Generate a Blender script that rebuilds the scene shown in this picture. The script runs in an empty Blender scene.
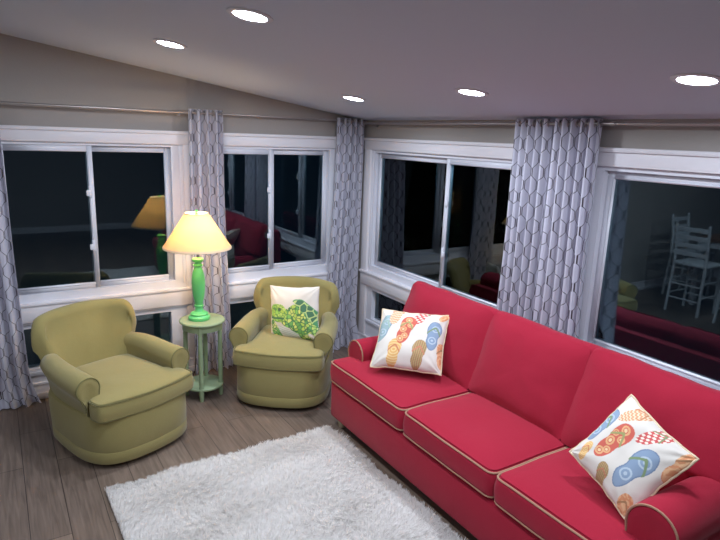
import bpy, bmesh, math, random
import numpy as np
from mathutils import Vector, Matrix, noise
random.seed(7); np.random.seed(7)
PI = math.pi
C = bpy.context.scene.collection

# ------------------------------------------------------------------ colours and materials
def lin(c):
    return tuple((x/12.92 if x <= .04045 else ((x+.055)/1.055)**2.4) for x in c)
def rgb(r, g, b): return lin((r/255, g/255, b/255)) + (1,)

def base_mat(name):
    m = bpy.data.materials.new(name); m.use_nodes = True
    nt = m.node_tree; return m, nt, nt.nodes['Principled BSDF']
def N(nt, t, **kw):
    n = nt.nodes.new(t)
    for k, v in kw.items(): setattr(n, k, v)
    return n
def math_node(nt, op, a, b=None, c=None):
    n = nt.nodes.new('ShaderNodeMath'); n.operation = op
    for i, v in enumerate((a, b, c)):
        if v is None: continue
        if isinstance(v, (int, float)): n.inputs[i].default_value = v
        else: nt.links.new(v, n.inputs[i])
    return n.outputs[0]

def plain(name, col, rough=.5, spec=.5, metal=0., bump=0., bscale=60):
    m, nt, b = base_mat(name)
    b.inputs['Base Color'].default_value = col; b.inputs['Roughness'].default_value = rough
    b.inputs['Specular IOR Level'].default_value = spec; b.inputs['Metallic'].default_value = metal
    if bump:
        tc = N(nt, 'ShaderNodeTexCoord'); nz = N(nt, 'ShaderNodeTexNoise'); bp = N(nt, 'ShaderNodeBump')
        nz.inputs['Scale'].default_value = bscale; bp.inputs['Strength'].default_value = bump; bp.inputs['Distance'].default_value = .01
        nt.links.new(tc.outputs['Object'], nz.inputs['Vector']); nt.links.new(nz.outputs['Fac'], bp.inputs['Height'])
        nt.links.new(bp.outputs['Normal'], b.inputs['Normal'])
    return m

def fabric(name, c1, c2, weave=700, wrinkle=.25, sheen=.25, vcol=False):
    m, nt, b = base_mat(name)
    tc = N(nt, 'ShaderNodeTexCoord')
    n1 = N(nt, 'ShaderNodeTexNoise'); n1.inputs['Scale'].default_value = 260; n1.inputs['Detail'].default_value = 3
    n2 = N(nt, 'ShaderNodeTexNoise'); n2.inputs['Scale'].default_value = 5; n2.inputs['Detail'].default_value = 4
    for n in (n1, n2): nt.links.new(tc.outputs['Object'], n.inputs['Vector'])
    if vcol:
        at = N(nt, 'ShaderNodeVertexColor'); at.layer_name = 'print'
        nt.links.new(at.outputs['Color'], b.inputs['Base Color'])
    else:
        mix = N(nt, 'ShaderNodeMixRGB'); mix.inputs['Color1'].default_value = c1; mix.inputs['Color2'].default_value = c2
        f = math_node(nt, 'ADD', math_node(nt, 'MULTIPLY', n1.outputs['Fac'], .7), math_node(nt, 'MULTIPLY', n2.outputs['Fac'], .3))
        nt.links.new(f, mix.inputs['Fac']); nt.links.new(mix.outputs['Color'], b.inputs['Base Color'])
    b.inputs['Roughness'].default_value = .92; b.inputs['Specular IOR Level'].default_value = .15
    b.inputs['Sheen Weight'].default_value = sheen; b.inputs['Sheen Roughness'].default_value = .5
    bp1 = N(nt, 'ShaderNodeBump'); bp1.inputs['Strength'].default_value = .25; bp1.inputs['Distance'].default_value = .002
    bp2 = N(nt, 'ShaderNodeBump'); bp2.inputs['Strength'].default_value = wrinkle; bp2.inputs['Distance'].default_value = .02
    nt.links.new(n1.outputs['Fac'], bp1.inputs['Height']); nt.links.new(n2.outputs['Fac'], bp2.inputs['Height'])
    nt.links.new(bp2.outputs['Normal'], bp1.inputs['Normal']); nt.links.new(bp1.outputs['Normal'], b.inputs['Normal'])
    return m

M = {}
M['wall'] = plain('wall_paint', rgb(166,158,152), .88, .15, bump=.08, bscale=90)
M['ceiling'] = plain('ceiling_paint', rgb(202,207,221), .8, .2, bump=.06, bscale=70)
M['trim'] = plain('white_trim', rgb(226,222,226), .45, .4)
M['vinyl'] = plain('white_vinyl', rgb(222,222,230), .35, .5)
M['olive'] = fabric('olive_fabric', rgb(138,127,78), rgb(154,142,92))
M['olive_pipe'] = fabric('olive_welt', rgb(108,102,60), rgb(122,116,72))
M['dark'] = plain('dark_base', rgb(28,24,22), .7)
M['red'] = fabric('red_fabric', rgb(150,24,46), rgb(168,36,58), sheen=.1)
M['pipe'] = fabric('tan_piping', rgb(178,136,112), rgb(160,116,96), sheen=.1)
M['foot'] = plain('pale_wood_foot', rgb(206,190,160), .5)
M['sage'] = plain('sage_paint', rgb(146,164,128), .45, .4, bump=.05)
M['green'] = plain('green_gloss_paint', rgb(104,206,122), .3, .5)
M['metal'] = plain('brushed_nickel', rgb(190,186,180), .3, metal=1)
M['rod'] = plain('rod_metal', rgb(176,168,164), .35, metal=.8)
M['cord'] = plain('brown_cord', rgb(60,42,34), .6)
M['white_paint'] = plain('white_furniture_paint', rgb(214,218,222), .5)
M['table_wood'] = plain('table_wood', rgb(120,84,56), .35)
M['ground'] = plain('night_ground', rgb(96,112,120), .95, bump=.3, bscale=8)
M['pillow'] = fabric('printed_pillow_cloth', None, None, vcol=True, wrinkle=.18, sheen=.05)
M['pillow_edge'] = fabric('cream_pillow_edge', rgb(226,206,176), rgb(214,188,156), sheen=.05)

# oak-grey plank floor, planks running along y
def floor_mat():
    m, nt, b = base_mat('grey_plank_floor')
    tc = N(nt, 'ShaderNodeTexCoord'); mp = N(nt, 'ShaderNodeMapping'); mp.inputs['Rotation'].default_value = (0, 0, PI/2)
    br = N(nt, 'ShaderNodeTexBrick'); br.inputs['Scale'].default_value = 1
    br.inputs['Brick Width'].default_value = 1.22; br.inputs['Row Height'].default_value = .18
    br.inputs['Mortar Size'].default_value = .0022; br.inputs['Mortar Smooth'].default_value = .3; br.offset = .37
    br.inputs['Color1'].default_value = rgb(134,117,104); br.inputs['Color2'].default_value = rgb(114,99,89); br.inputs['Mortar'].default_value = rgb(56,46,42)
    mg = N(nt, 'ShaderNodeMapping'); mg.inputs['Scale'].default_value = (26, 1.6, 1)
    gr = N(nt, 'ShaderNodeTexNoise'); gr.inputs['Scale'].default_value = 2.2; gr.inputs['Detail'].default_value = 8; gr.inputs['Distortion'].default_value = .6
    ramp = N(nt, 'ShaderNodeValToRGB'); ramp.color_ramp.elements[0].position = .3; ramp.color_ramp.elements[0].color = (.62,.6,.58,1)
    ramp.color_ramp.elements[1].position = .75; ramp.color_ramp.elements[1].color = (1.15,1.13,1.1,1)
    mx = N(nt, 'ShaderNodeMixRGB'); mx.blend_type = 'MULTIPLY'; mx.inputs['Fac'].default_value = 1
    L = nt.links.new
    L(tc.outputs['Object'], mp.inputs['Vector']); L(mp.outputs['Vector'], br.inputs['Vector'])
    L(tc.outputs['Object'], mg.inputs['Vector']); L(mg.outputs['Vector'], gr.inputs['Vector']); L(gr.outputs['Fac'], ramp.inputs['Fac'])
    L(br.outputs['Color'], mx.inputs['Color1']); L(ramp.outputs['Color'], mx.inputs['Color2']); L(mx.outputs['Color'], b.inputs['Base Color'])
    b.inputs['Roughness'].default_value = .42; b.inputs['Specular IOR Level'].default_value = .4
    bp = N(nt, 'ShaderNodeBump'); bp.inputs['Strength'].default_value = .12; bp.inputs['Distance'].default_value = .004
    L(gr.outputs['Fac'], bp.inputs['Height']); L(bp.outputs['Normal'], b.inputs['Normal'])
    return m
M['floor'] = floor_mat()

# curtain cloth: honeycomb trellis drawn in cloth coordinates (u, v in metres along the cloth)
def curtain_mat():
    m, nt, b = base_mat('trellis_curtain_cloth')
    uv = N(nt, 'ShaderNodeUVMap'); uv.uv_map = 'UVMap'
    sep = N(nt, 'ShaderNodeSeparateXYZ'); nt.links.new(uv.outputs['UV'], sep.inputs[0])
    u, v = sep.outputs['X'], sep.outputs['Y']
    W, H, lw = .054, .165, .0032
    # trapezoid wave of v in 0..1
    tri = math_node(nt, 'PINGPONG', math_node(nt, 'DIVIDE', v, H/2), 1.)
    s = N(nt, 'ShaderNodeClamp'); nt.links.new(math_node(nt, 'ADD', math_node(nt, 'MULTIPLY', math_node(nt, 'SUBTRACT', tri, .5), 2.5), .5), s.inputs['Value'])
    A = math_node(nt, 'MULTIPLY', math_node(nt, 'SUBTRACT', math_node(nt, 'MULTIPLY', s.outputs[0], 2.), 1.), W/2*.80)
    f1 = math_node(nt, 'PINGPONG', math_node(nt, 'SUBTRACT', u, A), W)
    f2 = math_node(nt, 'PINGPONG', math_node(nt, 'ADD', math_node(nt, 'SUBTRACT', u, W), A), W)
    d = math_node(nt, 'MINIMUM', f1, f2)
    fac = math_node(nt, 'LESS_THAN', d, lw)
    mx = N(nt, 'ShaderNodeMixRGB'); mx.inputs['Color1'].default_value = rgb(206,204,216); mx.inputs['Color2'].default_value = rgb(78,70,74)
    nt.links.new(fac, mx.inputs['Fac'])
    df = N(nt, 'ShaderNodeBsdfDiffuse'); tr = N(nt, 'ShaderNodeBsdfTranslucent'); ms = N(nt, 'ShaderNodeMixShader'); ms.inputs[0].default_value = .18
    nt.links.new(mx.outputs['Color'], df.inputs['Color']); nt.links.new(mx.outputs['Color'], tr.inputs['Color'])
    nt.links.new(df.outputs[0], ms.inputs[1]); nt.links.new(tr.outputs[0], ms.inputs[2])
    nt.links.new(ms.outputs[0], nt.nodes['Material Output'].inputs['Surface'])
    return m
M['curtain'] = curtain_mat()

def glass_mat():
    m, nt, b = base_mat('night_window_glass')
    fr = N(nt, 'ShaderNodeFresnel'); fr.inputs['IOR'].default_value = 1.65
    t = N(nt, 'ShaderNodeBsdfTransparent'); t.inputs['Color'].default_value = (.80,.88,.90,1)
    g = N(nt, 'ShaderNodeBsdfGlossy'); g.inputs['Roughness'].default_value = .0; g.inputs['Color'].default_value = (.82,.95,1,1)
    ms = N(nt, 'ShaderNodeMixShader')
    k = math_node(nt, 'MULTIPLY', fr.outputs[0], 1.15)
    nt.links.new(k, ms.inputs[0]); nt.links.new(t.outputs[0], ms.inputs[1]); nt.links.new(g.outputs[0], ms.inputs[2])
    nt.links.new(ms.outputs[0], nt.nodes['Material Output'].inputs['Surface'])
    return m
M['glass'] = glass_mat()

def shade_mat():
    m, nt, b = base_mat('linen_lamp_shade')
    df = N(nt, 'ShaderNodeBsdfDiffuse'); tr = N(nt, 'ShaderNodeBsdfTranslucent'); ms = N(nt, 'ShaderNodeMixShader'); ms.inputs[0].default_value = .42
    df.inputs['Color'].default_value = rgb(236,214,178); tr.inputs['Color'].default_value = rgb(246,222,176)
    nt.links.new(df.outputs[0], ms.inputs[1]); nt.links.new(tr.outputs[0], ms.inputs[2])
    nt.links.new(ms.outputs[0], nt.nodes['Material Output'].inputs['Surface'])
    return m
M['shade'] = shade_mat()
M['shade_trim'] = plain('shade_trim', rgb(232,206,170), .8)

def emit(name, col, s):
    m, nt, b = base_mat(name)
    b.inputs['Base Color'].default_value = col
    b.inputs['Emission Color'].default_value = col; b.inputs['Emission Strength'].default_value = s
    return m
M['can'] = emit('downlight_lens', (.80,.88,1,1), 40)
M['bulb'] = emit('warm_bulb', (1,.80,.55,1), 50)

def rug_mat():
    m, nt, b = base_mat('white_shag')
    tc = N(nt, 'ShaderNodeTexCoord'); nz = N(nt, 'ShaderNodeTexNoise'); nz.inputs['Scale'].default_value = 30
    mx = N(nt, 'ShaderNodeMixRGB'); mx.inputs['Color1'].default_value = rgb(246,243,240); mx.inputs['Color2'].default_value = rgb(254,252,250)
    nt.links.new(tc.outputs['Object'], nz.inputs['Vector']); nt.links.new(nz.outputs['Fac'], mx.inputs['Fac'])
    nt.links.new(mx.outputs['Color'], b.inputs['Base Color']); b.inputs['Roughness'].default_value = .95; b.inputs['Specular IOR Level'].default_value = .1
    df = N(nt, 'ShaderNodeBsdfDiffuse'); tr = N(nt, 'ShaderNodeBsdfTranslucent'); ms = N(nt, 'ShaderNodeMixShader'); ms.inputs[0].default_value = .45
    nt.links.new(mx.outputs['Color'], df.inputs['Color']); nt.links.new(mx.outputs['Color'], tr.inputs['Color'])
    nt.links.new(df.outputs[0], ms.inputs[1]); nt.links.new(tr.outputs[0], ms.inputs[2]); nt.links.new(ms.outputs[0], nt.nodes['Material Output'].inputs['Surface'])
    return m
M['rug'] = rug_mat()

# ------------------------------------------------------------------ mesh helpers
class MB:
    def __init__(s): s.v = []; s.f = []; s.uv = None
    def add(s, vs, fs):
        o = len(s.v); s.v += [tuple(v) for v in vs]; s.f += [tuple(i+o for i in f) for f in fs]; return s
    def box(s, a, b, bev=0.0):
        x0, x1 = sorted((a[0], b[0])); y0, y1 = sorted((a[1], b[1])); z0, z1 = sorted((a[2], b[2]))
        bm = bmesh.new()
        vs = [bm.verts.new(p) for p in ((x0,y0,z0),(x1,y0,z0),(x1,y1,z0),(x0,y1,z0),(x0,y0,z1),(x1,y0,z1),(x1,y1,z1),(x0,y1,z1))]
        for f in ((0,3,2,1),(4,5,6,7),(0,1,5,4),(1,2,6,5),(2,3,7,6),(3,0,4,7)): bm.faces.new([vs[i] for i in f])
        if bev: bmesh.ops.bevel(bm, geom=list(bm.edges), offset=min(bev, (x1-x0)*.45, (y1-y0)*.45, (z1-z0)*.45), segments=2, affect='EDGES', profile=.5)
        bm.verts.index_update()
        s.add([v.co[:] for v in bm.verts], [[v.index for v in f.verts] for f in bm.faces]); bm.free(); return s
    def loft(s, rings, closed=True, cap=True):
        n = len(rings[0]); vs = [p for r in rings for p in r]; fs = []
        for i in range(len(rings)-1):
            for j in range(n if closed else n-1):
                k = (j+1) % n; fs.append((i*n+j, i*n+k, (i+1)*n+k, (i+1)*n+j))
        if cap:
            for r, rev in ((0, True), (len(rings)-1, False)):
                c = Vector((0,0,0))
                for p in rings[r]: c += Vector(p)
                vs.append(c/n); ci = len(vs)-1
                for j in range(n):
                    k = (j+1) % n; a, b = r*n+j, r*n+k
                    fs.append((ci, b, a) if rev else (ci, a, b))
        return s.add(vs, fs)
    def tube(s, pts, r, n=8, closed=False, rr=None):
        pts = [Vector(p) for p in pts]; rings = []; m = len(pts); up = None
        for i, p in enumerate(pts):
            a = pts[(i-1) % m] if (closed or i > 0) else p; b = pts[(i+1) % m] if (closed or i < m-1) else p
            t = (b-a).normalized()
            if up is None: up = Vector((0,0,1)) if abs(t.z) < .9 else Vector((1,0,0))
            x = t.cross(up); x = x.normalized() if x.length > 1e-6 else Vector((1,0,0)); up = x.cross(t).normalized()
            q = rr[i] if rr else r
            rings.append([p + x*math.cos(2*PI*k/n)*q + up*math.sin(2*PI*k/n)*q for k in range(n)])
        if closed: rings.append(rings[0])
        return s.loft(rings, True, not closed)
    def lathe(s, prof, c=(0,0,0), n=32, cap=True):
        return s.loft([[(c[0]+r*math.cos(2*PI*k/n), c[1]+r*math.sin(2*PI*k/n), c[2]+z) for k in range(n)] for r, z in prof], True, cap)
    def xf(s, mat):
        s.v = [tuple(mat @ Vector(v)) for v in s.v]; return s
    def wobble(s, amp, sc, seed=0):
        o = Vector((seed*7.3, seed*3.1, seed))
        s.v = [tuple(Vector(v) + noise.noise_vector(Vector(v)*sc + o)*amp) for v in s.v]; return s
    def build(s, name, mat, parent=None, smooth=True, origin=(0,0,0), angle=40, **props):
        me = bpy.data.meshes.new(name)
        o = origin
        me.from_pydata([(v[0]-o[0], v[1]-o[1], v[2]-o[2]) for v in s.v], [], s.f)
        if s.uv:
            l = me.uv_layers.new(name='UVMap')
            for lp in me.loops: l.data[lp.index].uv = s.uv[lp.vertex_index]
        bm = bmesh.new(); bm.from_mesh(me); bmesh.ops.recalc_face_normals(bm, faces=bm.faces)
        if smooth:
            for e in bm.edges:
                if len(e.link_faces) == 2 and e.calc_face_angle(0) > math.radians(angle): e.smooth = False
        bm.to_mesh(me); bm.free()
        if smooth:
            for p in me.polygons: p.use_smooth = True
        me.materials.append(mat)
        ob = bpy.data.objects.new(name, me); C.objects.link(ob)
        if parent: ob.parent = parent
        else: ob.location = o
        for k, v in props.items(): ob[k] = v
        return ob

def empty(name, loc, rz=0, **props):
    o = bpy.data.objects.new(name, None); C.objects.link(o); o.empty_display_size = .1
    o.location = loc; o.rotation_euler = (0, 0, rz)
    for k, v in props.items(): o[k] = v
    return o
def copy_tree(o, parent=None):
    c = o.copy(); C.objects.link(c); c.parent = parent
    for ch in list(o.children): copy_tree(ch, c)
    return c

def round_poly(pts, r, seg=5, step=.03):
    """polygon with rounded corners, resampled; r may be a list"""
    out = []; n = len(pts)
    for i in range(n):
        p = Vector(pts[i]); a = Vector(pts[i-1]); b = Vector(pts[(i+1) % n]); rr = r[i] if isinstance(r, (list, tuple)) else r
        da, db = (a-p), (b-p); rr = min(rr, da.length*.49, db.length*.49)
        p0 = p + da.normalized()*rr; p1 = p + db.normalized()*rr
        for k in range(seg+1):
            t = k/seg; out.append(p0*(1-t)**2 + p*2*t*(1-t) + p1*t*t)
    res = []
    for i in range(len(out)):
        a, b = out[i], out[(i+1) % len(out)]; L = (b-a).length
        if L < 1e-5: continue
        k = max(1, int(L/step))
        for j in range(k): res.append(a + (b-a)*j/k)
    return res

def puff(outline, h, crown, both=False, bulge=.012, er=.02, cen=None):
    """upholstered cushion from an outline in XY; thickness along z from 0 to h"""
    mb = MB(); n = len(outline); c = Vector(cen) if cen else sum(outline, Vector((0,0)))/n
    R = sum((p-c).length for p in outline)/n
    ring = lambda s, z: [(c.x+(p.x-c.x)*s, c.y+(p.y-c.y)*s, z) for p in outline]
    side = []
    for k in range(9):
        t = k/8; z = h*t
        e = min(1, min(z, h-z)/er); off = -er*(1-math.sqrt(max(0, 1-(1-e)**2))) + bulge*math.sin(PI*t)
        side.append(ring(1+off/R, z))
    top = []
    hx_ = max(abs(p.x-c.x) for p in outline); hy_ = max(abs(p.y-c.y) for p in outline)
    for s in (.975, .95, .92, .88, .83, .77, .7, .6, .5, .38, .25, .1):
        R_ = []
        for x, y, _ in ring(s, 0):
            u, v = min(1, abs(x-c.x)/hx_), min(1, abs(y-c.y)/hy_)
            R_.append((x, y, h + crown*((1-u**3)*(1-v**3))**.7*(1-s**14)))
        top.append(R_)
    if both: bot = [[(x, y, h-z) for x, y, z in r] for r in reversed(top)]
    else: bot = [ring(s, 0) for s in (.1, .5)]
    return mb.loft(bot+side+top)
def edge_loop(outline, z, off=0):
    n = len(outline); c = sum(outline, Vector((0,0)))/n; R = sum((p-c).length for p in outline)/n
    return [(c.x+(p.x-c.x)*(1+off/R), c.y+(p.y-c.y)*(1+off/R), z) for p in outline]

# ------------------------------------------------------------------ the room
XR, YL = 2.93, 4.65           # inner faces of the right and the left window walls
XB, YF = -3.7, -3.0
EAVE, SL, RIDGE = 2.14, .152, -.45
def zc(x): return EAVE + SL*(XR-x) if x >= RIDGE else EAVE + SL*(XR-RIDGE) - SL*(RIDGE-x)
S = dict(kind='structure')
MB().box((XB-.2, YF-.2, -.12), (XR+.2, YL+.2, 0)).build('floor', M['floor'], smooth=False, **S)
mb = MB()
prof = [(XR+.25, zc(XR+.25)), (RIDGE, zc(RIDGE)), (XB-.25, zc(XB)-.038)]
mb.loft([[(x, y, z) for x, z in prof] + [(x, y, z+.12) for x, z in reversed(prof)] for y in (YF-.2, YL+.2)])
mb.build('ceiling', M['ceiling'], smooth=False, **S)

TH = .14
class WallMap:
    """u along the wall, d towards the room, z up"""
    def __init__(s, side): s.side = side
    def p(s, u, d, z): return (u, YL-d, z) if s.side == 'left' else (XR-d, u, z)
    def box(s, mb, u0, u1, d0, d1, z0, z1, bev=0.): return mb.box(s.p(u0, d0, z0), s.p(u1, d1, z1), bev)

def wall_poly(side, u0, u1, z0, top0, top1):
    """wall piece whose top follows the ceiling"""
    w = WallMap(side); mb = MB()
    lo = [w.p(u0,0,z0), w.p(u1,0,z0), w.p(u1,0,top1), w.p(u0,0,top0)]
    hi = [w.p(u0,-TH,z0), w.p(u1,-TH,z0), w.p(u1,-TH,top1), w.p(u0,-TH,top0)]
    return lo, hi
def add_prism(mb, lo, hi):
    n = len(lo); mb.add(lo+hi, [tuple(range(n)), tuple(range(2*n-1, n-1, -1))] + [(i, i+n, (i+1) % n+n, (i+1) % n) for i in range(n)])

# window units: outer opening, panes (u0,u1), heights
UNITS = {
 'left': [dict(o=(-.15, 1.375), g=[(.075,.59),(.625,1.141)], low=(.235,.55), gz=(.85,1.82), sill=(.60,.725)),
          dict(o=(1.385, 2.78), g=[(1.50,2.003),(2.062,2.545)], low=(.235,.55), gz=(.86,1.82), sill=(.60,.725))],
 'right': [dict(o=(2.27, 4.57), g=[(3.475,4.378),(2.50,3.41)], low=(.315,.595), gz=(.87,1.816), sill=(.635,.745)),
           dict(o=(-.02, 2.26), g=[(1.12,2.03),(.20,1.05)], low=(.315,.595), gz=(.87,1.816), sill=(.635,.745))]}
def add_wall(side, name, ua, ub):
    mb = MB(); w = WallMap(side)
    zt = (lambda u: zc(u)+.02) if side == 'left' else (lambda u: EAVE+.02)
    cuts = sorted(UNITS[side], key=lambda k: k['o'][0]); u = ua
    for un in cuts:
        a, b = un['o'][0]+.05, un['o'][1]-.05
        segs = [u, a] if not (side == 'left' and u < RIDGE < a) else [u, RIDGE, a]
        for s0, s1 in zip(segs, segs[1:]):
            add_prism(mb, *wall_poly(side, s0, s1, 0, zt(s0), zt(s1)))
        add_prism(mb, *wall_poly(side, a, b, 1.93, zt(a), zt(b)))
        w.box(mb, a, b, 0, -TH, 0, .14)
        u = b
    add_prism(mb, *wall_poly(side, u, ub, 0, zt(u), zt(ub)))
    mb.build(name, M['wall'], smooth=False, **S)
add_wall('left', 'wall_left', XB, XR+TH)
add_wall('right', 'wall_right', YF, YL)
MB().box((XB-TH, YF, 0), (XB, YL, zc(XB)+.02)).build('wall_back', M['wall'], smooth=False, **S)
mb = MB()
for s0, s1 in ((XB, RIDGE), (RIDGE, XR+TH)):
    add_prism(mb, [(s0,YF,0),(s1,YF,0),(s1,YF,zc(s1)+.02),(s0,YF,zc(s0)+.02)], [(s0,YF-TH,0),(s1,YF-TH,0),(s1,YF-TH,zc(s1)+.02),(s0,YF-TH,zc(s0)+.02)])
mb.build('wall_front', M['wall'], smooth=False, **S)

def window_unit(side, un, idx):
    w = WallMap(side); o0, o1 = un['o']; name = 'window_%d' % idx
    org = w.p((o0+o1)/2, 0, 0)
    root = empty(name, org, **S)
    B = lambda mb, *a: w.box(mb, *a)
    g = sorted(un['g']); gz0, gz1 = un['gz']; lz0, lz1 = un['low']; s0, s1 = un['sill']
    bld = lambda mb, n, m, par=root: mb.build(n, m, par, origin=org, angle=30)
    # casing boards on the wall
    mb = MB()
    B(mb, o0, o0+.10, 0, .022, .13, 1.90, .005); B(mb, o1-.10, o1, 0, .022, .13, 1.90, .005)
    B(mb, o0-.0, o1+.0, 0, .026, 1.885, 1.965, .005); B(mb, o0-.004, o1+.004, 0, .04, 1.962, 1.988, .006)
    B(mb, o0+.09, o0+.105, -.03, .014, .13, 1.89, .003); B(mb, o1-.105, o1-.09, -.03, .014, .13, 1.89, .003)
    bld(mb, 'casing', M['trim'])
    # frame in the opening
    a, b = o0+.10, o1-.10
    mb = MB(); sf = .045
    B(mb, a, g[0][0]-sf, -.10, .0, gz0-sf, gz1+sf, .0); B(mb, g[-1][1]+sf, b, -.10, .0, gz0-sf, gz1+sf, .0)
    B(mb, a, b, -.10, .0, gz1+sf, 1.89, .0); B(mb, a, b, -.10, .0, s1-.03, gz0-sf, .0)
    B(mb, a+.002, a+.03, -.001, .006, gz0-sf-.03, 1.88, .003); B(mb, b-.03, b-.002, -.001, .006, gz0-sf-.03, 1.88, .003)
    bld(mb, 'window_frame', M['vinyl'])
    # two sliding sashes; the second one runs on the outer track
    for k, (u0, u1) in enumerate(g):
        d0, d1 = (-.035, -.008) if k == 0 else (-.062, -.037)
        mb = MB(); cl = .0 if k == 0 else -.012; l = u0-sf if k == 0 else u0-.04; r = u1+.035 if k == 0 else u1+sf
        B(mb, l, u0, d0, d1, gz0-sf, gz1+sf, .0); B(mb, u1, r, d0, d1, gz0-sf, gz1+sf, .0)
        B(mb, u0, u1, d0, d1, gz1, gz1+sf, .0); B(mb, u0, u1, d0, d1, gz0-sf, gz0, .0)
        B(mb, u0-.012, u0-.004, d1-.001, d1+.004, gz0-.012, gz1+.012, .0); B(mb, u1+.004, u1+.012, d1-.001, d1+.004, gz0-.012, gz1+.012, .0)
        B(mb, u0-.004, u1+.004, d1-.001, d1+.004, gz1+.004, gz1+.012, .0); B(mb, u0-.004, u1+.004, d1-.001, d1+.004, gz0-.012, gz0-.004, .0)
        sash = bld(mb, 'sash', M['vinyl'])
        mb = MB(); dm = (d0+d1)/2
        B(mb, u0-.008, u1+.008, dm-.003, dm+.003, gz0-.008, gz1+.008)
        mb.build('glass_pane', M['glass'], sash, smooth=False, origin=org)
        if k == 0:
            for zz in (1.09, 1.49):
                e0, e1 = (u1, 1) if side == 'left' else (u1, 1)
                mb = MB(); B(mb, e0-.004, e0+.020, d1, d1+.014, zz, zz+.085, .006); B(mb, e0-.022, e0+.008, d1+.008, d1+.022, zz+.012, zz+.055, .006)
                mb.build('latch', M['vinyl'], sash, origin=org)
    # boxed sill and apron between the rows
    mb = MB(); B(mb, o0+.02, o1-.02, -.10, .035, s0, s1, .006); B(mb, o0+.0, o1-.0, -.02, .045, s1-.002, s1+.02, .006)
    B(mb, o0+.03, o1-.03, -.08, .02, lz1+.03, s0+.002, .004)
    bld(mb, 'window_sill', M['trim'])
    # fixed lower lights
    mb = MB(); mid = (g[0][1]+g[1][0])/2
    B(mb, a, g[0][0], -.10, .006, lz0, lz1, .0); B(mb, g[-1][1], b, -.10, .006, lz0, lz1, .0)
    B(mb, a, b, -.10, .006, lz1, s0, .0); B(mb, a, b, -.10, .006, .13, lz0, .0)
    B(mb, mid-.05, mid+.05, -.10, .004, lz0, lz1, .0)
    B(mb, a+.01, b-.01, .0, .018, lz0-.05, lz0-.02, .004)
    lf = bld(mb, 'lower_frame', M['vinyl'])
    for u0, u1 in ((g[0][0]-.006, mid-.046), (mid+.046, g[-1][1]+.006)):
        mb = MB(); B(mb, u0, u1, -.045, -.038, lz0-.006, lz1+.006)
        mb.build('glass_pane', M['glass'], lf, smooth=False, origin=org)
k = 0
for side in ('left', 'right'):
    for un in UNITS[side]:
        k += 1; window_unit(side, un, k)

def baseboard(side, name, u0, u1):
    w = WallMap(side); mb = MB()
    w.box(mb, u0, u1, 0, .018, 0, .115, .004); w.box(mb, u0, u1, 0, .028, 0, .05, .006); w.box(mb, u0, u1, 0, .024, .108, .13, .005)
    mb.build(name, M['trim'], angle=30, **S)
baseboard('left', 'baseboard_left', XB, XR); baseboard('right', 'baseboard_right', YF, YL-.03)
MB().box((XB, YF, 0), (XB+.018, YL-.03, .12), .004).build('baseboard_back', M['trim'], **S)
MB().box((XB+.02, YF, 0), (XR-.03, YF+.018, .12), .004).build('baseboard_front', M['trim'], **S)
MB().box((-400, -400, -.7), (400, 400, -.5)).build('ground', M['ground'], smooth=False, **S)

# ------------------------------------------------------------------ recessed downlights
def downlight(x, y, label):
    z = zc(x)-.001; sgn = 1 if x > RIDGE else -1
    r = empty('recessed_light', (x, y, z), label=label, category='ceiling light', group='recessed ceiling downlights')
    r.rotation_euler = (0, sgn*math.atan(SL), 0)
    MB().lathe([(.066,-.001),(.068,-.006),(.084,-.007),(.090,-.003),(.090,.004),(.066,.004)], n=40, cap=False).build('trim_ring', M['trim'], r)
    MB().lathe([(.0671,-.0045),(.0671,.002)], n=40).build('lens', M['can'], r)
    return r
def down_lamp(x, y, e):
    z = zc(x)-.014; sgn = 1 if x > RIDGE else -1
    ld = bpy.data.lights.new('downlight', 'AREA'); ld.shape = 'DISK'; ld.size = .12; ld.energy = e; ld.color = (.78,.87,1); ld.spread = math.radians(180)
    lo = bpy.data.objects.new('downlight', ld); C.objects.link(lo); lo.location = (x, y, z); lo.rotation_euler = (0, sgn*math.atan(SL), 0)
E_CAN = 14.5
for x, y, lab in ((.91, 2.30, 'round recessed ceiling light nearest the top edge, left of centre, largest of the left row'),
                  (.88, 3.38, 'round recessed ceiling light above the green table lamp'),
                  (2.17, 3.58, 'small round recessed ceiling light above the corner curtain'),
                  (2.20, 2.42, 'round recessed ceiling light above the far sofa end, middle of the right row'),
                  (2.22, 1.24, 'large round recessed ceiling light at the right edge, above the near sofa end'),
                  (.93, 1.20, 'round recessed ceiling light directly overhead, out of the frame'),
                  (.93, .08, 'added unseen fill light, a round ceiling downlight behind the viewpoint near the room centre'),  # added out of view to brighten the ceiling and walls
                  (-1.9, 1.2, 'added unseen fill light, a round ceiling downlight over the open floor behind'),  # unseen fill, put in to light the room more evenly
                  (-1.9, 3.2, 'added unseen fill light, a round ceiling downlight over the dining table')):  # second added fill on this side, out of view, for more bounce light
    downlight(x, y, lab); down_lamp(x, y, E_CAN)

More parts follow.
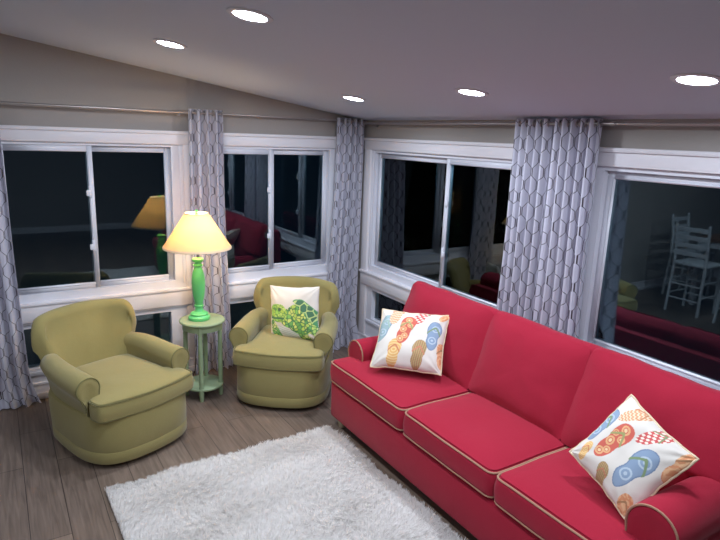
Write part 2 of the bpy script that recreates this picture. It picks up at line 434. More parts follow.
# ------------------------------------------------------------------ curtain rods and curtains
ZL, ZR = 2.128, 2.112
def rod(name, p0, p1, label, brackets, axis):
    root = empty(name, p0, label=label, category='curtain rod')
    p0v, p1v = Vector(p0), Vector(p1)
    MB().tube([p0v, (p0v*.45+p1v*.55)], .0095, 12).build('tube', M['rod'], root, origin=p0)
    MB().tube([(p0v*.45+p1v*.55), p1v], .0075, 12).build('inner_tube', M['rod'], root, origin=p0)
    c = p0v*.45+p1v*.55; d = (p1v-p0v).normalized()
    MB().tube([c-d*.015, c+d*.015], .0125, 12).build('collar', M['rod'], root, origin=p0)
    for e, s in ((p0v, -1), (p1v, 1)):
        MB().tube([e, e+d*s*.012, e+d*s*.02, e+d*s*.03], .012, 12, rr=[.010,.014,.014,.006]).build('finial', M['rod'], root, origin=p0)
    for q in brackets:
        if axis == 'x': w0 = Vector((q, p0[1], p0[2])); w1 = Vector((q, YL-.003, p0[2]))
        else: w0 = Vector((p0[0], q, p0[2])); w1 = Vector((XR-.003, q, p0[2]))
        mb = MB().tube([w0+Vector((0,0,-.012)), w1+Vector((0,0,-.012))], .004, 8)
        mb.box(w1-Vector((.012,.012,.025)) if axis == 'x' else w1-Vector((.004,.012,.025)), w1+Vector((.012,.0,.012)) if axis == 'x' else w1+Vector((0,.012,.012)))
        mb.build('bracket', M['rod'], root, origin=p0)
    return root
RY, RX = YL-.088, XR-.090
rod('curtain_rod', (-.62, RY, ZL), (2.868, RY, ZL), 'thin metal curtain rod on the left wall above the two windows behind the armchairs', (-.40, 1.25, 2.72), 'x')
rod('curtain_rod', (RX, 4.44, ZR), (RX, .0, ZR), 'thin metal curtain rod along the right wall above the sofa windows', (4.40, 2.38, .1), 'y')

def curtain(side, label, t0, t1, b0, b1, n, amp, ztop, zbot=.01, phase=0., flare=.0, puddle=.0, seed=0):
    """t0..t1 span on the rod, b0..b1 span at the hem; n folds"""
    mb = MB(); cols = n*14; rows = 64
    base = (RY if side == 'left' else RX)
    width = None; us = []
    # cloth coordinate from arc length at the top
    def prof(s, k=1.): return amp*k*(math.sin(2*PI*n*s+phase)+.20*math.sin(2*PI*n*1.73*s+seed*2.1))/1.05
    prev = None; acc = 0
    for i in range(cols+1):
        s = i/cols; a = t0+(t1-t0)*s; d = prof(s, 1.15)
        if prev: acc += math.hypot(a-prev[0], d-prev[1])
        prev = (a, d); us.append(acc)
    uv = []; vs = []
    for j in range(rows+1):
        q = j/rows; z = ztop + (zbot-ztop)*q; e = q**1.6
        for i in range(cols+1):
            s = i/cols
            wob = .010*noise.noise(Vector((s*6+seed*9, q*1.6, seed)))*q*3
            a = (t0*(1-e)+b0*e)*(1-s) + (t1*(1-e)+b1*e)*s + wob
            k = .9 + .25*noise.noise(Vector((s*n*.9, q*2.2, seed+5.)))*min(1, q*3)
            d = prof(s, k) + .012*math.sin(4*PI*n*s + phase*2 + q*2 + seed)*min(1, q*4)*.6
            a += .008*math.cos(2*PI*n*s*1.0+phase+1.2)*min(1, q*3)
            if puddle and q > .86:
                g = (q-.86)/.14; a += (s-.45)*puddle*g*g + .02*g*noise.noise(Vector((s*9, q*9, seed))); d += .05*g*g*noise.noise(Vector((s*7, 3, seed))) + .035*g*g
            p = (a, base-d, z) if side == 'left' else (base-d, a, z)
            vs.append(p); uv.append((us[i], z+seed*.06))
    fs = [(j*(cols+1)+i, j*(cols+1)+i+1, (j+1)*(cols+1)+i+1, (j+1)*(cols+1)+i) for j in range(rows) for i in range(cols)]
    mb.add(vs, fs); mb.uv = uv
    mid = (t0+t1)/2; org = (mid, base, 0) if side == 'left' else (base, mid, 0)
    root = empty('curtain', org, label=label, category='curtain', group='trellis patterned curtain panels')
    mb.build('cloth', M['curtain'], root, origin=org, angle=179)
    zr = ZL if side == 'left' else ZR
    for i in range(2*n):
        s = (i*PI-phase+ (PI if phase > 0 else 0))/(2*PI*n)
        if not .0 < s < 1: continue
        a = t0+(t1-t0)*s; ring = []
        for k in range(17):
            th = 2*PI*k/16; tilt = .55*(1 if math.cos(2*PI*n*s+phase) > 0 else -1)
            dx, dz, dd = 0, .0175*math.sin(th), .0175*math.cos(th)
            off = dd*tilt*.5
            ring.append((a+off, base-dd, zr+dz) if side == 'left' else (base-dd, a+off, zr+dz))
        MB().tube(ring[:-1], .0032, 6, closed=True).build('grommet', M['rod'], root, origin=org)
curtain('left', 'grey trellis curtain at the far left edge of the room, beside the left armchair', -.36, .065, -.30, .095, 5, .036, ZL+.028, puddle=.10, seed=1)
curtain('left', 'trellis curtain between the two left-wall windows, behind the lit green lamp', 1.30, 1.57, 1.29, 1.63, 4, .038, ZL+.028, seed=2, phase=.6)
curtain('left', 'trellis curtain bunched in the room corner behind the armchair with the turtle pillow', 2.605, 2.895, 2.50, 2.87, 5, .037, ZL+.022, zbot=.005, puddle=.12, seed=3)
curtain('right', 'trellis curtain behind the sofa, the panel nearer the corner of the adjoining pair', 2.685, 2.400, 2.72, 2.395, 5, .037, ZR+.028, seed=4)
curtain('right', 'trellis curtain behind the sofa, the panel beside the big right-hand window', 2.365, 2.065, 2.375, 2.0, 5, .037, ZR+.028, seed=5, phase=1.2)

# ------------------------------------------------------------------ olive club chairs
def sup(n, hx, hy, e, f=None):
    out = []
    for k in range(n):
        t = 2*PI*k/n; c, s = math.cos(t), math.sin(t)
        x = hx*math.copysign(abs(c)**(2/e), c); y = hy*math.copysign(abs(s)**(2/e), s)
        out.append((x, y))
    return out
def make_chair(loc, rz, label):
    r = empty('club_chair', loc, rz, label=label, category='armchair', group='olive club chairs')
    # body: skirted base with a bowed front
    def ring(z, s, fl=0):
        R = []
        for x, y in sup(72, .350*s, .360*s, 4.3):
            if y < 0: y -= .062*(1-min(1, (x/.335)**2))
            x *= 1.0 + .035*(-y/.36) - .06*max(0, y/.36+.2)*max(0, 1-z/.26)
            R.append((x, y-.012, z))
        return R
    mb = MB().loft([ring(.035,.955), ring(.036,.985), ring(.045,1.0), ring(.105,.995), ring(.112,.984), ring(.119,.99), ring(.2,.99), ring(.315,.985), ring(.335,.97), ring(.342,.94)])
    mb.wobble(.003, 7, 1).build('body', M['olive'], r)
    mb = MB().lathe([(.20,.0),(.26,.0),(.26,.02),(.22,.04),(.1,.045)], n=32); mb.build('swivel_base', M['dark'], r)
    # seat cushion (T shape, bowed front) with welt
    fr = [(-.335,-.27)] + [(-.33+.66*t, -.385-.05*math.sin(PI*t)) for t in [i/10 for i in range(11)]] + [(.335,-.27)]
    ol = round_poly([(-.25,.26),(-.25,-.235)] + [fr[0]] + fr[1:-1] + [fr[-1]] + [(.25,-.235),(.25,.26)], [.06,.02,.03,.05]+[.01]*9+[.05,.03,.02,.06], seg=4)
    cu = puff(ol, .125, .030, bulge=.008, er=.022, cen=(0,-.08)).xf(Matrix.Translation((0,0,.315))).wobble(.005, 5, 2).build('seat_cushion', M['olive'], r)
    front = [p for p in edge_loop(ol, 0, .001)]
    for z in (.335, .438):
        MB().tube([(x, y, z) for x, y, _ in front], .0048, 6, closed=True).wobble(.005, 5, 2).build('welt', M['olive_pipe'], cu)
    # rolled arms
    for sg in (-1, 1):
        def sec(y, xi, sc=1., zl=0., pinch=1.):
            P = [(xi, .26), (xi-.002, .40)]
            cx, cz, rr = xi+.060, .505+zl, .074*sc
            for k in range(15):
                th = math.radians(205 - 255*k/14); P.append((cx+rr*math.cos(th), cz+rr*math.sin(th)*1.0))
            P += [(xi+.084, .41), (xi+.070, .345), (xi+.060, .27), (xi+.02, .25)]
            cxm = xi+.06
            return [(sg*(cxm+(a-cxm)*pinch), y, .3+(b-.3)*(1-(1-pinch)*.25)) for a, b in P]
        rings = []
        for y, xi, sc, zl, pn in ((-.262,.262,.8,-.003,.6),(-.268,.262,.95,0,.86),(-.262,.262,1.0,0,.97),(-.25,.262,1.02,0,1.0),(-.15,.262,1,.004,1),(-.05,.260,.98,.008,1),(.05,.256,.96,.014,1),(.15,.246,.93,.02,1),(.25,.222,.86,.02,1),(.32,.18,.7,.0,1)):
            rings.append(sec(y, xi, sc, zl, pn))
        if sg < 0: rings = [list(reversed(x)) for x in rings]
        MB().loft(rings).wobble(.004, 6, 3+sg).build('armrest', M['olive'], r, angle=60)
        # welt round the front of the roll
        cx = .262+.060; pts = [(sg*(.262+.072), -.262, .34)] + [(sg*(cx+.071*math.cos(math.radians(a))), -.264, .505+.071*math.sin(math.radians(a))) for a in range(-45, 200, 15)] + [(sg*.2625, -.264, .42)]
        MB().tube(pts, .0042, 6).build('arm_welt', M['olive_pipe'], r)
    # barrel back with a crowned, flared top
    rings = []; K = 41
    for i in range(K):
        t = -1+2*i/(K-1); a = t*1.08; at = abs(t)
        px, py = .308*math.sin(a)/math.sin(1.08), .345 - .17*(1-math.cos(a)) + .045*max(0, (at-.72)/.28)**2
        nx, ny = math.sin(a)*.80, math.cos(a)
        ztop = .835 - .045*t*t - .15*max(0, at-.62)**1.6/(.38**1.6)
        endk = 1.0 if at < .90 else math.sqrt(max(.10, 1-((at-.90)/.10)**2*.90))
        th = .050*endk
        R = []; zs = [.12, .25, .35, .45, .55, .65, .72]
        def lean(z): return .005 + .135*max(0, (z-.36)/.46)**1.3
        inner = []; outer = []
        for z in zs:
            zz = min(z, ztop-.06); tk = th*(1.05 if z < .7 else .95) + .012*math.sin(PI*min(1, max(0, (z-.4)/.4)))*(1-at)
            inner.append((lean(zz)-tk, zz)); outer.append((lean(zz)*.75+th*.55, zz))
        topc = lean(ztop-.055)*.9; tr = th*.95; tops = [(topc - .012 + tr*1.0*math.cos(math.radians(180-k*22.5)), ztop-.055+.055*math.sin(math.radians(180-k*22.5))) for k in range(9)]
        sec = inner + tops + outer[::-1]
        for d, z in sec: wz = .84+.25*min(1, max(0, (z-.35)/.45)); R.append((px*wz+nx*d, py-.055+ny*d, z))
        rings.append(R)
    MB().loft(rings).wobble(.006, 5, 8).build('backrest', M['olive'], r, angle=70)
    return r
ch = make_chair((.56, 3.83, 0), math.radians(22), 'olive green club chair left of the round side table, its seat empty')
ch2 = copy_tree(ch); ch2.location = (1.87, 3.96, 0); ch2.rotation_euler = (0, 0, math.radians(-38))
ch2['label'] = 'olive green club chair right of the side table, holding the turtle pillow'

# ------------------------------------------------------------------ side table and lamp
TX, TY = 1.245, 4.15
t = empty('side_table', (TX, TY, 0), math.radians(20), label='round sage green painted side table with a lower shelf, between the two armchairs', category='side table')
MB().lathe([(.05,.594),(.158,.594),(.166,.599),(.168,.606),(.164,.614),(.155,.616),(.05,.616)], n=48).build('table_top', M['sage'], t)
MB().lathe([(.125,.545),(.142,.545),(.144,.550),(.144,.594),(.125,.594)], n=48).build('apron', M['sage'], t)
MB().lathe([(.05,.085),(.142,.085),(.148,.090),(.148,.100),(.142,.105),(.05,.105)], n=48).build('lower_shelf', M['sage'], t)
for k in range(4):
    a = PI/4+k*PI/2; x, y = .128*math.cos(a), .128*math.sin(a)
    MB().lathe([(.014,0),(.016,.01),(.019,.07),(.020,.085),(.020,.105),(.014,.125),(.0175,.14),(.016,.16),(.0185,.32),(.016,.49),(.018,.505),(.014,.52),(.020,.535),(.020,.594)], c=(x, y, 0), n=16).build('leg', M['sage'], t)

l = empty('table_lamp', (TX-.02, TY+.005, .617), label='lit table lamp with turned bright green base and cream cone shade on the round table', category='lamp')
MB().lathe([(r_*1.14, z_) for r_, z_ in [(.055,0),(.068,.001),(.070,.008),(.070,.022),(.060,.030),(.056,.036),(.058,.046),(.048,.056),(.032,.062),(.026,.075),(.024,.095),(.030,.100),(.030,.110),(.024,.114),
            (.027,.135),(.036,.18),(.041,.23),(.043,.28),(.040,.33),(.032,.37),(.024,.395),(.022,.405),(.030,.410),(.031,.418),(.022,.424),(.020,.432),(.030,.440),(.036,.450),(.036,.462),(.026,.468),(.012,.472)]], n=32).build('base', M['green'], l)
MB().lathe([(.008,.468),(.008,.52),(.016,.522),(.018,.56),(.012,.565)], n=16).build('socket', M['metal'], l)
MB().lathe([(.006,.562),(.02,.58),(.029,.605),(.026,.63),(.012,.645),(.001,.648)], n=20).build('bulb', M['bulb'], l)
hz = [(math.cos(a)*.045, 0, .66+math.sin(a)*.12) for a in [PI*k/16-.0 for k in range(17)]]
mb = MB().tube([(.014,0,.535),(.045,0,.60)]+hz+[(-.045,0,.60),(-.014,0,.535)], .0022, 6)
mb.tube([(-.082,0,.795),(.082,0,.795)], .0016, 6).tube([(0,-.082,.795),(0,.082,.795)], .0016, 6)
mb.build('harp', M['metal'], l)
MB().lathe([(.012,.782),(.012,.788),(.006,.794),(.010,.802),(.012,.812),(.008,.822),(.001,.828)], n=16).build('finial', M['green'], l)
sh = MB().lathe([(.2440,.545),(.2435,.548),(.0842,.797),(.0838,.799),(.0822,.799),(.0824,.797),(.2415,.548),(.2420,.545),(.2440,.545)], n=64, cap=False).build('lamp_shade', M['shade'], l)
MB().lathe([(.2445,.543),(.2452,.552),(.2405,.559),(.2380,.558),(.2415,.545),(.2445,.543)], n=64, cap=False).build('shade_trim', M['shade_trim'], sh)
MB().lathe([(.0870,.792),(.0855,.801),(.0815,.801),(.0815,.792),(.0870,.792)], n=48, cap=False).build('shade_trim', M['shade_trim'], sh)
cp = [(0,.066,.006),(.01,.11,.005),(.02,.150,.006),(.025,.172,.002),(.03,.185,-.03),(.03,.19,-.25),(.02,.22,-.5),(.0,.28,-.609),(-.12,.36,-.612),(-.16,.41,-.612)]
MB().tube(cp, .0028, 6).build('power_cord', M['cord'], l)
pl = bpy.data.lights.new('lamp_bulb', 'POINT'); pl.energy = 9; pl.color = (1,.80,.54); pl.shadow_soft_size = .035
po = bpy.data.objects.new('lamp_bulb', pl); C.objects.link(po); po.location = (TX-.02, TY+.005, .617+.69)

# ------------------------------------------------------------------ red sofa
SO = (2.34, 2.09, 0)
so = empty('sofa', SO, label='long red three-seat sofa with tan piping and rolled arms in front of the right-hand windows', category='sofa')
Y0s, Y1s = .90, 3.28
MB().box((1.875, Y0s, .065), (2.78, Y1s, .33), .02).wobble(.004, 4, 1).build('body', M['red'], so, origin=SO, angle=50)
# back frame
pr = [(2.50,.07),(2.52,.45),(2.66,.87),(2.70,.895),(2.765,.895),(2.785,.86),(2.785,.07)]
rings = [[(x, y, z) for x, z in pr] for y in (Y0s+.0, Y0s+.02, Y1s-.02, Y1s)]
rings[0] = [(x*.97+.03*2.66, y, z*.98+.01) for x, y, z in rings[0]]; rings[-1] = [(x*.97+.03*2.66, y, z*.98+.01) for x, y, z in rings[-1]]
MB().loft(rings).build('back_frame', M['red'], so, origin=SO, angle=50)
for fx, fy in ((1.935, 3.20), (1.935, .98), (2.70, 3.20), (2.70, .98)):
    MB().lathe([(.022,.0),(.026,.006),(.030,.03),(.036,.055),(.036,.07)], c=(fx, fy, 0), n=20).build('foot', M['foot'], so, origin=SO)
def dens(ps): return round_poly(ps, .04, seg=4, step=.035)
seam1, seam2 = 2.43, 1.70
def seat(ps, rad):
    ol = round_poly([Vector(p) for p in ps], rad, seg=5, step=.035)
    cen = sum((Vector(p) for p in ps), Vector((0,0)))/len(ps)
    zb, h = .335, .15
    xs = [p.x for p in ol]; ys = [p.y for p in ol]; cen = ((min(xs)+max(xs))/2, (min(ys)+max(ys))/2)
    cu = puff(ol, h, .03, bulge=.010, er=.018, cen=cen).xf(Matrix.Translation((0,0,zb))).wobble(.006, 4, 5).build('seat_cushion', M['red'], so, origin=SO)
    for z in (zb+.012, zb+h-.010):
        MB().tube([(x, y, z) for x, y, _ in edge_loop(ol, 0, .001)], .0052, 6, closed=True).wobble(.006, 4, 5).build('piping', M['pipe'], cu, origin=SO)
xf_, xb, xe = 1.862, 2.50, 2.015
seat([(xf_,seam1+.006),(xf_,3.275),(xe,3.275),(xe+.005,3.085),(xb,3.085),(xb,seam1+.006)], [.05,.05,.02,.02,.04,.03])
seat([(xf_,seam2+.006),(xf_,seam1-.006),(xb,seam1-.006),(xb,seam2+.006)], [.05,.05,.03,.03])
seat([(xf_,seam2-.006),(xb,seam2-.006),(xb,1.095),(xe+.005,1.095),(xe,.905),(xf_,.905)], [.05,.03,.04,.02,.02,.05])
# arms
def sofa_arm(sg, yi, dz=0, xo=0, rs=1.):
    def sec(x, sc=1., pinch=1.):
        P = [(0, .30), (0, .46)]
        cx, cz, rr = .100, .530+dz, .098*sc*rs
        for k in range(17):
            th = math.radians(200 - 250*k/16); P.append((cx+rr*math.cos(th), cz+rr*math.sin(th)))
        P += [(.152,.43),(.168,.34),(.17,.07),(.02,.07)]
        return [(x+xo, yi+sg*(.09+(a-.09)*pinch), .33+(b-.33)*(1-(1-pinch)*.3)) for a, b in P]
    rings = [sec(2.022,.9,.7), sec(2.018,.97,.9), sec(2.024,1,.975), sec(2.036,1.01,1), sec(2.2), sec(2.4), sec(2.6,.98), sec(2.74,.95), sec(2.77,.9,.95)]
    if sg < 0: rings = [list(reversed(a)) for a in rings]
    arm = MB().loft(rings).wobble(.005, 5, 4+sg).build('armrest', M['red'], so, origin=SO, angle=60)
    pts = [(2.024, yi+sg*.166, .30), (2.024, yi+sg*.155, .40)] + [(2.020+xo, yi+sg*(.1+.0955*rs*math.cos(math.radians(a))), .53+dz+.0955*rs*math.sin(math.radians(a))) for a in range(-45, 205, 12)] + [(2.024, yi+sg*.004, .44)]
    MB().tube(pts, .0052, 6).wobble(.005, 5, 4+sg).build('piping', M['pipe'], arm, origin=SO)
sofa_arm(1, 3.095); sofa_arm(-1, 1.12, .04, -.015, 1.10)
# back cushions: outline in (y, along the lean), thickness across
LN = math.radians(20)
def backc(ps, rad, seed):
    ol = round_poly([Vector(p) for p in ps], rad, seg=5, step=.04)
    h = .15
    ys = [p.x for p in ol]; cen = ((min(ys)+max(ys))/2, .26)
    mt = Matrix(((0, math.sin(LN), math.cos(LN), 2.375), (1, 0, 0, 0), (0, math.cos(LN), -math.sin(LN), .487), (0,0,0,1)))
    MB_ = puff(ol, h, .055, both=True, bulge=.022, er=.035, cen=cen)
    MB_.xf(mt).wobble(.010, 5, seed).wobble(.004, 14, seed).build('back_cushion', M['red'], so, origin=SO)
b1, b2 = 2.445, 1.745
backc([(b1-.014,0),(3.08,0),(3.085,.15),(3.29,.17),(3.285,.525),(b1-.014,.525)], [.03,.03,.02,.03,.05,.05], 3)
backc([(b2-.014,0),(b1+.014,0),(b1+.014,.525),(b2-.014,.525)], [.03,.03,.045,.045], 6)
backc([(1.10,0),(b2+.014,0),(b2+.014,.525),(.895,.525),(.89,.17),(1.095,.15)], [.04,.04,.06,.06,.03,.02], 9)

# ------------------------------------------------------------------ throw pillows (printed cloth)
def lerp(a, b, t): return tuple(x+(y-x)*t for x, y in zip(a, b))
WH = rgb(222,214,204)[:3]
def cc(r, g, b): return lerp(rgb(r, g, b)[:3], WH, .10)
def flipflop(u, v, S):
    """S: (cu, cv, angle deg, half length, style)"""
    cu, cv, an, hl, st = S
    c, s = math.cos(math.radians(an)), math.sin(math.radians(an))
    dx, dy = u-cu, v-cv; a = (dx*c+dy*s)/hl; b = (-dx*s+dy*c)/hl
    if abs(a) > 1: return None
    w = (.40 + .07*a - .06*math.exp(-((a+.1)/.25)**2))*math.sqrt(max(0, 1-abs(a)**3.2))
    # straps from the toe post out to both sides
    k = .55-1.5*abs(b)**1.2
    if -.1 < a < .60 and abs(b) < w+.02 and abs(a-k) < .075:
        return {'blue': cc(112,138,92), 'red': cc(150,150,84), 'orange': cc(168,116,70), 'olive': cc(196,120,84), 'yellow': cc(206,120,78), 'zig': cc(196,124,78), 'check': cc(120,140,90), 'teal': cc(150,176,160)}[st]
    if abs(b) > w: return None
    edge = abs(b) > w-.045 or abs(a) > .95
    if st in ('blue', 'teal'):
        base = cc(124,148,176) if st == 'blue' else cc(140,168,172)
        q = math.hypot(a-.45, b+.05); q2 = math.hypot(a+.35, b)
        if abs(q-.2) < .035 or q < .07 or abs(q2-.22) < .035 or q2 < .08: return cc(176,192,206)
        return cc(96,122,156) if edge else base
    if st == 'red':
        for (x, y, rr) in ((.68,.05,.2),(.3,-.16,.18),(.28,.25,.14),(-.08,.12,.2),(-.42,-.12,.17),(-.7,.06,.2)):
            q = math.hypot(a-x, b-y)
            if q < rr*.38: return cc(232,202,150)
            if q < rr*.6: return cc(206,84,60)
            if q < rr: return cc(226,168,112)
        return cc(204,78,58)
    if st == 'check':
        return cc(238,222,206) if (math.sin(a*19+b*6)*math.sin(b*19) > .1) else cc(200,56,58)
    if st == 'zig':
        return cc(212,142,94) if ((a*5 + abs(((b*5) % 1)-.5)*1.0) % 1) < .55 else cc(236,212,180)
    if st == 'yellow':
        q = (math.hypot(a-.2, b)*6) % 1
        return cc(226,170,92) if q < .6 else cc(238,206,144)
    if st == 'olive':
        q = (b*8) % 1
        return cc(150,124,72) if q < .4 else (cc(186,98,80) if q < .6 else cc(180,160,100))
    q = noise.noise(Vector((a*6, b*6, 1)))
    return cc(216,140,90) if q > 0 else cc(232,178,130)
def print_flips(items):
    def f(u, v):
        for it in items:
            c = flipflop(u, v, it)
            if c: return c
        return WH
    return f
def turtle(u, v):
    u = u/1.14-.03; v = (v+.03)/1.28
    def ell(cx, cy, rx, ry, an=0):
        c, s = math.cos(math.radians(an)), math.sin(math.radians(an)); dx, dy = u-cx, v-cy
        return math.hypot((dx*c+dy*s)/rx, (-dx*s+dy*c)/ry)
    P = Vector((u*9, v*9, 0)); dd, pts = noise.voronoi(P, distance_metric='DISTANCE'); e = dd[1]-dd[0]
    hd = noise.cell(pts[0]*3)
    head = ell(-.50, .02, .36, .27, -5)
    neck = ell(-.12, -.12, .30, .26, -30)
    body = ell(.28, -.16, .50, .42, -38)
    shell = ell(.52, -.02, .62, .30, -42)
    flip1 = ell(.42, -.72, .17, .42, 28)
    flip2 = ell(-.58, -.58, .15, .42, 24)
    flip3 = ell(.75, -.42, .30, .17, -20)
    wing = ell(-.02, -.62, .56, .16, -24)
    if shell < 1 and (v-.28) > -.95*(u-.18)-.02:
        if ell(.52, -.02, .62, .30, -42) > .93: return cc(70,150,90)
        Q = Vector((u*4.2+1, v*4.2, 4)); d2, p2 = noise.voronoi(Q, distance_metric='DISTANCE')
        if d2[1]-d2[0] < .10: return cc(190,214,130)
        return cc(24,104,70) if noise.cell(p2[0]*3) > -.2 else cc(44,140,84)
    if -.16 < v < -.10 and -.8 < u < -.25 : return cc(34,110,60)
    if ell(-.42, .12, .07, .055) < 1: return cc(30,90,50)
    if head < 1:
        if e < .09: return cc(84,150,60)
        return (cc(196,222,104), cc(160,212,84), cc(176,206,70))[int(abs(hd)*97) % 3]
    if neck < 1 or body < 1:
        if e < .14: return cc(46,120,60)
        return (cc(190,214,84), cc(128,196,84), cc(214,224,110), cc(96,170,74))[int(abs(hd)*97) % 4]
    if flip1 < 1 or flip3 < 1 or flip2 < 1:
        if e < .13: return cc(60,130,60)
        return (cc(176,212,100), cc(110,180,90), cc(214,222,140))[int(abs(hd)*97) % 3]
    if wing < 1:
        return cc(178,184,180) if ((u*2+v*7) % .5) < .12 else cc(224,226,222)
    return WH

def throw_pillow(label, size, depth, c, ex, ey, col, seed, dent=.35, edge=False, n=190):
    """c centre, ex/ey unit vectors along the pillow's width and height"""
    ex = Vector(ex).normalized(); ey = (Vector(ey) - ex*Vector(ey).dot(ex)).normalized(); ez = ex.cross(ey)
    me = bpy.data.meshes.new('throw_pillow'); vs = []; cols = []
    hw = size[0]/2; hh = size[1]/2
    for sd in (1, -1):
        for j in range(n+1):
            v = -1+2*j/n
            for i in range(n+1):
                u = -1+2*i/n
                t = depth/2*((1-abs(u)**2.6)*(1-abs(v)**2.6))**.55
                x = u*hw*(1-.065*(1-v*v)*abs(u)**1.5); y = v*hh*(1-.065*(1-u*u)*abs(v)**1.5)
                w = noise.noise(Vector((u*1.6+seed, v*1.6, sd*3.)))*.012*(1-max(abs(u), abs(v))**4)
                rad = math.hypot(abs(u)-1, abs(v)-1)
                w += .005*math.sin(14*math.atan2(abs(v)-1.05, abs(u)-1.05))*math.exp(-rad*2.2)*(1-max(abs(u),abs(v))**6)
                w -= .016*math.exp(-((u-.15)**2*14+(v-.0)**2*1.5))*dent
                z = sd*(t + (w if t > .003 else 0))
                wx = noise.noise_vector(Vector((u*3, v*3, seed)))*.006
                vs.append((x+wx.x, y+wx.y, z)); cols.append(col(u, v) if sd > 0 else WH)
    m1 = (n+1)**2; fs = []
    for sd in (0, 1):
        for j in range(n):
            for i in range(n):
                a = sd*m1+j*(n+1)+i; f = (a, a+1, a+n+2, a+n+1); fs.append(f if sd == 0 else f[::-1])
    me.from_pydata(vs, [], fs)
    ca = me.color_attributes.new('print', 'FLOAT_COLOR', 'POINT')
    ca.data.foreach_set('color', [x for q in cols for x in (*q, 1.)])
    bm = bmesh.new(); bm.from_mesh(me); bmesh.ops.remove_doubles(bm, verts=bm.verts, dist=1e-5); bm.to_mesh(me); bm.free()
    for p in me.polygons: p.use_smooth = True
    me.materials.append(M['pillow'])
    root = empty('throw_pillow', c, label=label, category='pillow')
    R = Matrix((ex, ey, ez)).transposed(); root.rotation_euler = R.to_euler()
    ob = bpy.data.objects.new('cover', me); C.objects.link(ob); ob.parent = root
    if edge:
        pts = []
        for sgn, ax in ((1,'b'),(1,'r'),(-1,'t'),(-1,'l')):
            for k in range(24):
                t = -1+2*k/24
                u, v = {'b': (t,-1), 'r': (1,t), 't': (-t,1), 'l': (-1,-t)}[ax]
                x = u*hw*(1-.065*(1-v*v)*abs(u)**1.5); y = v*hh*(1-.065*(1-u*u)*abs(v)**1.5)
                wx = noise.noise_vector(Vector((u*3, v*3, seed)))*.006
                pts.append((x+wx.x, y+wx.y, .002*math.sin(k*1.7)))
        MB().tube(pts, .0058, 8, closed=True).build('corded_edge', M['pillow_edge'], root)
    return root

p1 = [(-.47,.82,80,.46,'zig'), (-.80,.25,72,.48,'teal'), (-.13,.22,76,.50,'red'), (.27,.86,70,.45,'check'), (.68,.12,86,.50,'blue'), (-.38,-.58,84,.46,'yellow'), (.32,-.55,82,.46,'olive'), (.93,.95,60,.3,'orange'), (1.0,-.45,90,.4,'orange')]
throw_pillow('white pillow printed with upright flip-flops, at the far end of the sofa', (.46,.42), .165, (2.214,2.836,.712),
             (.29,-.33,.01), (.20,.17,.28), print_flips(p1), 2., edge=True)
p2 = [(-.72,.62,90,.0001,'blue')]
def px2uv(x, y):
    dx, dy = x-292, y-276; D = 144*(-116)-120*130
    return ((dx*(-116)-120*dy)/D, (144*dy-130*dx)/D)
for (xa, ya, xb_, yb_, stl) in ((108,208,232,94,'blue'),(245,140,395,105,'zig'),(165,285,322,182,'red'),(335,235,480,195,'check'),(88,300,140,225,'yellow'),(165,415,225,320,'olive'),(255,398,430,285,'blue'),(452,390,575,275,'orange'),(250,530,335,440,'orange')):
    a, b = px2uv(xa, ya), px2uv(xb_, yb_)
    p2.append(((a[0]+b[0])/2, (a[1]+b[1])/2, math.degrees(math.atan2(b[1]-a[1], b[0]-a[0])), math.hypot(b[0]-a[0], b[1]-a[1])/2, stl))
throw_pillow('white pillow printed with flip-flops balanced on one corner against the near end of the sofa', (.372,.372), .13, (2.165,1.243,.732),
             (-.07,-.35,-.11), (.20,-.13,.30), print_flips(p2[1:]), 5., edge=True)
throw_pillow('white pillow with a bright green sea turtle print on the right armchair', (.445,.415), .13, (1.885,3.885,.652),
             (.22,-.34,.05), (.03,.08,.40), turtle, 9.)

# ------------------------------------------------------------------ shag rug
RX0, RX1, RY0, RY1 = .41, 1.86, .75, 3.20
rg = empty('shag_rug', ((RX0+RX1)/2, (RY0+RY1)/2, 0), math.radians(1.5), label='large white shaggy area rug on the plank floor in front of the sofa', category='rug')
hx, hy = (RX1-RX0)/2, (RY1-RY0)/2
MB().box((-hx+.01, -hy+.01, .001), (hx-.01, hy-.01, .012), .004).build('backing', M['rug'], rg)
nb = 220000
P0 = np.random.rand(nb, 2)*2-1
th = np.random.rand(nb)*2*PI
x = P0[:,0]*hx; y = P0[:,1]*hy
fx = np.sin(y*9+np.sin(x*5)*1.5)+np.sin(x*13+y*4); fy = np.cos(x*7+np.sin(y*6)*1.5)+np.sin(y*17-x*3)
tuft = (np.sin(x*61+np.sin(y*37)*2)*np.sin(y*57+np.sin(x*41)*2))
L = .032*(.72+.35*np.random.rand(nb)) + .009*tuft + .004*fx
dx = .35*np.cos(th)+.38*fx*.5+.15; dy = .35*np.sin(th)+.38*fy*.5-.1
wv = .0020+.0014*np.random.rand(nb); ax, ay = -np.sin(th)*wv, np.cos(th)*wv
V = np.zeros((nb, 5, 3))
V[:,0] = np.stack([x-ax, y-ay, np.full(nb,.008)], 1); V[:,1] = np.stack([x+ax, y+ay, np.full(nb,.008)], 1)
m_ = L*.6; V[:,2] = np.stack([x+ax*.8+dx*m_*.5, y+ay*.8+dy*m_*.5, .008+m_*.85], 1); V[:,3] = np.stack([x-ax*.8+dx*m_*.5, y-ay*.8+dy*m_*.5, .008+m_*.85], 1)
V[:,4] = np.stack([x+dx*L*1.1, y+dy*L*1.1, .008+L*.95], 1)
me = bpy.data.meshes.new('pile'); me.vertices.add(nb*5); me.vertices.foreach_set('co', V.ravel())
idx = np.arange(nb)[:,None]*5; lp = np.concatenate([idx+0, idx+1, idx+2, idx+3, idx+3, idx+2, idx+4], 1).ravel()
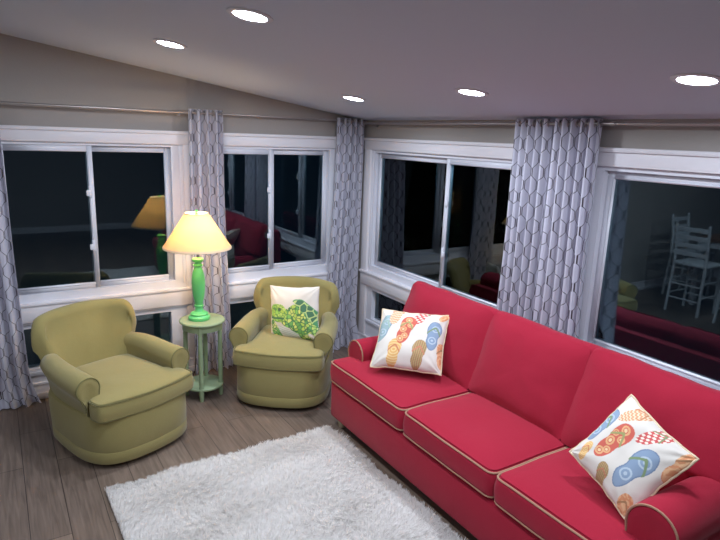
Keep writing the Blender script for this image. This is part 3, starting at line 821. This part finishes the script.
me.loops.add(nb*7); me.loops.foreach_set('vertex_index', lp.astype(np.int32))
me.polygons.add(nb*2); st = (np.arange(nb)[:,None]*7+np.array([0,4])).ravel()
me.polygons.foreach_set('loop_start', st.astype(np.int32))
me.update(calc_edges=True); me.validate(); me.materials.append(M['rug'])
po = bpy.data.objects.new('pile', me); C.objects.link(po); po.parent = rg; po['kind'] = 'stuff'

# ------------------------------------------------------------------ dining corner (seen mirrored in the right-hand window)
dt = empty('dining_table', (-2.05, 3.35, 0), label='tall dark wooden dining table mirrored in the right-hand window', category='table')
MB().box((-.45,-.60,.86), (.45,.60,.90), .008).build('table_top', M['table_wood'], dt)
MB().box((-.40,-.55,.78), (.40,.55,.86), .004).build('apron', M['white_paint'], dt)
for sx in (-1, 1):
    for sy in (-1, 1): MB().box((sx*.37-.035, sy*.52-.035, 0), (sx*.37+.035, sy*.52+.035, .86), .006).build('leg', M['white_paint'], dt)
def make_dining(loc, rz, label):
    r = empty('dining_chair', loc, rz, label=label, category='chair', group='white ladder-back dining chairs mirrored in the window')
    MB().box((-.21,-.20,.60), (.21,.21,.635), .012).build('seat', M['white_paint'], r)
    for sx in (-1, 1):
        MB().tube([(sx*.19,-.18,0),(sx*.185,-.175,.60)], .018, 10).build('leg', M['white_paint'], r)
        MB().tube([(sx*.20,.22,0),(sx*.19,.19,.60),(sx*.19,.21,.85),(sx*.195,.25,1.12)], .018, 10).build('leg', M['white_paint'], r)
    mb = MB()
    for k, z in enumerate((.72,.82,.92,1.02)):
        mb.box((-.185,.195+k*.012,z), (.185,.213+k*.012,z+.055), .004)
    mb.build('backrest', M['white_paint'], r)
    mb = MB()
    for z in (.18,.36):
        mb.tube([(-.19,-.18,z),(.19,-.18,z)], .011, 8).tube([(-.195,.21,z),(.195,.21,z)], .011, 8)
        for sx in (-1, 1): mb.tube([(sx*.19,-.18,z+.05),(sx*.195,.21,z+.05)], .011, 8)
    mb.build('stretcher', M['white_paint'], r)
    return r
d0 = make_dining((-1.34, 3.70, 0), -PI/2, 'white ladder-back dining chair mirrored in the right-hand window, nearest the left wall')
for loc, rz, lab in (((-1.34, 3.10, 0), -PI/2, 'white ladder-back dining chair mirrored in the right-hand window, further from the left wall'),
                     ((-2.05, 4.15, 0), 0, 'white ladder-back dining chair at the wall end of the tall table'),
                     ((-2.76, 3.70, 0), PI/2, 'white ladder-back dining chair on the far side of the tall table, nearest the left wall'),
                     ((-2.76, 3.10, 0), PI/2, 'white ladder-back dining chair on the far side of the tall table, away from the wall')):
    d = copy_tree(d0); d.location = loc; d.rotation_euler = (0, 0, rz); d['label'] = lab

# ------------------------------------------------------------------ world, camera, view
wd = bpy.data.worlds.new('night'); bpy.context.scene.world = wd; wd.use_nodes = True
wd.node_tree.nodes['Background'].inputs['Color'].default_value = (.07,.18,.34,1); wd.node_tree.nodes['Background'].inputs['Strength'].default_value = .10
f_px, yaw, pitch, roll = 579.94, .566301, .226786, .036719
cd = bpy.data.cameras.new('camera'); cam = bpy.data.objects.new('camera', cd); C.objects.link(cam)
cd.sensor_width = 36; cd.lens = f_px/720*36; cd.clip_start = .05
fw = Vector((math.sin(yaw)*math.cos(pitch), math.cos(yaw)*math.cos(pitch), -math.sin(pitch)))
rt = Vector((math.cos(yaw), -math.sin(yaw), 0)); up = rt.cross(fw)
c, s = math.cos(roll), math.sin(roll)
r2 = rt*c + up*s; u2 = -rt*s + up*c
cam.matrix_world = Matrix((( r2.x, u2.x, -fw.x, 0), (r2.y, u2.y, -fw.y, 0), (r2.z, u2.z, -fw.z, 2.0), (0,0,0,1)))
bpy.context.scene.camera = cam
vs_ = bpy.context.scene.view_settings
vs_.view_transform = 'Standard'; vs_.look = 'None'; vs_.gamma = 1; vs_.use_curve_mapping = False; vs_.exposure = 0
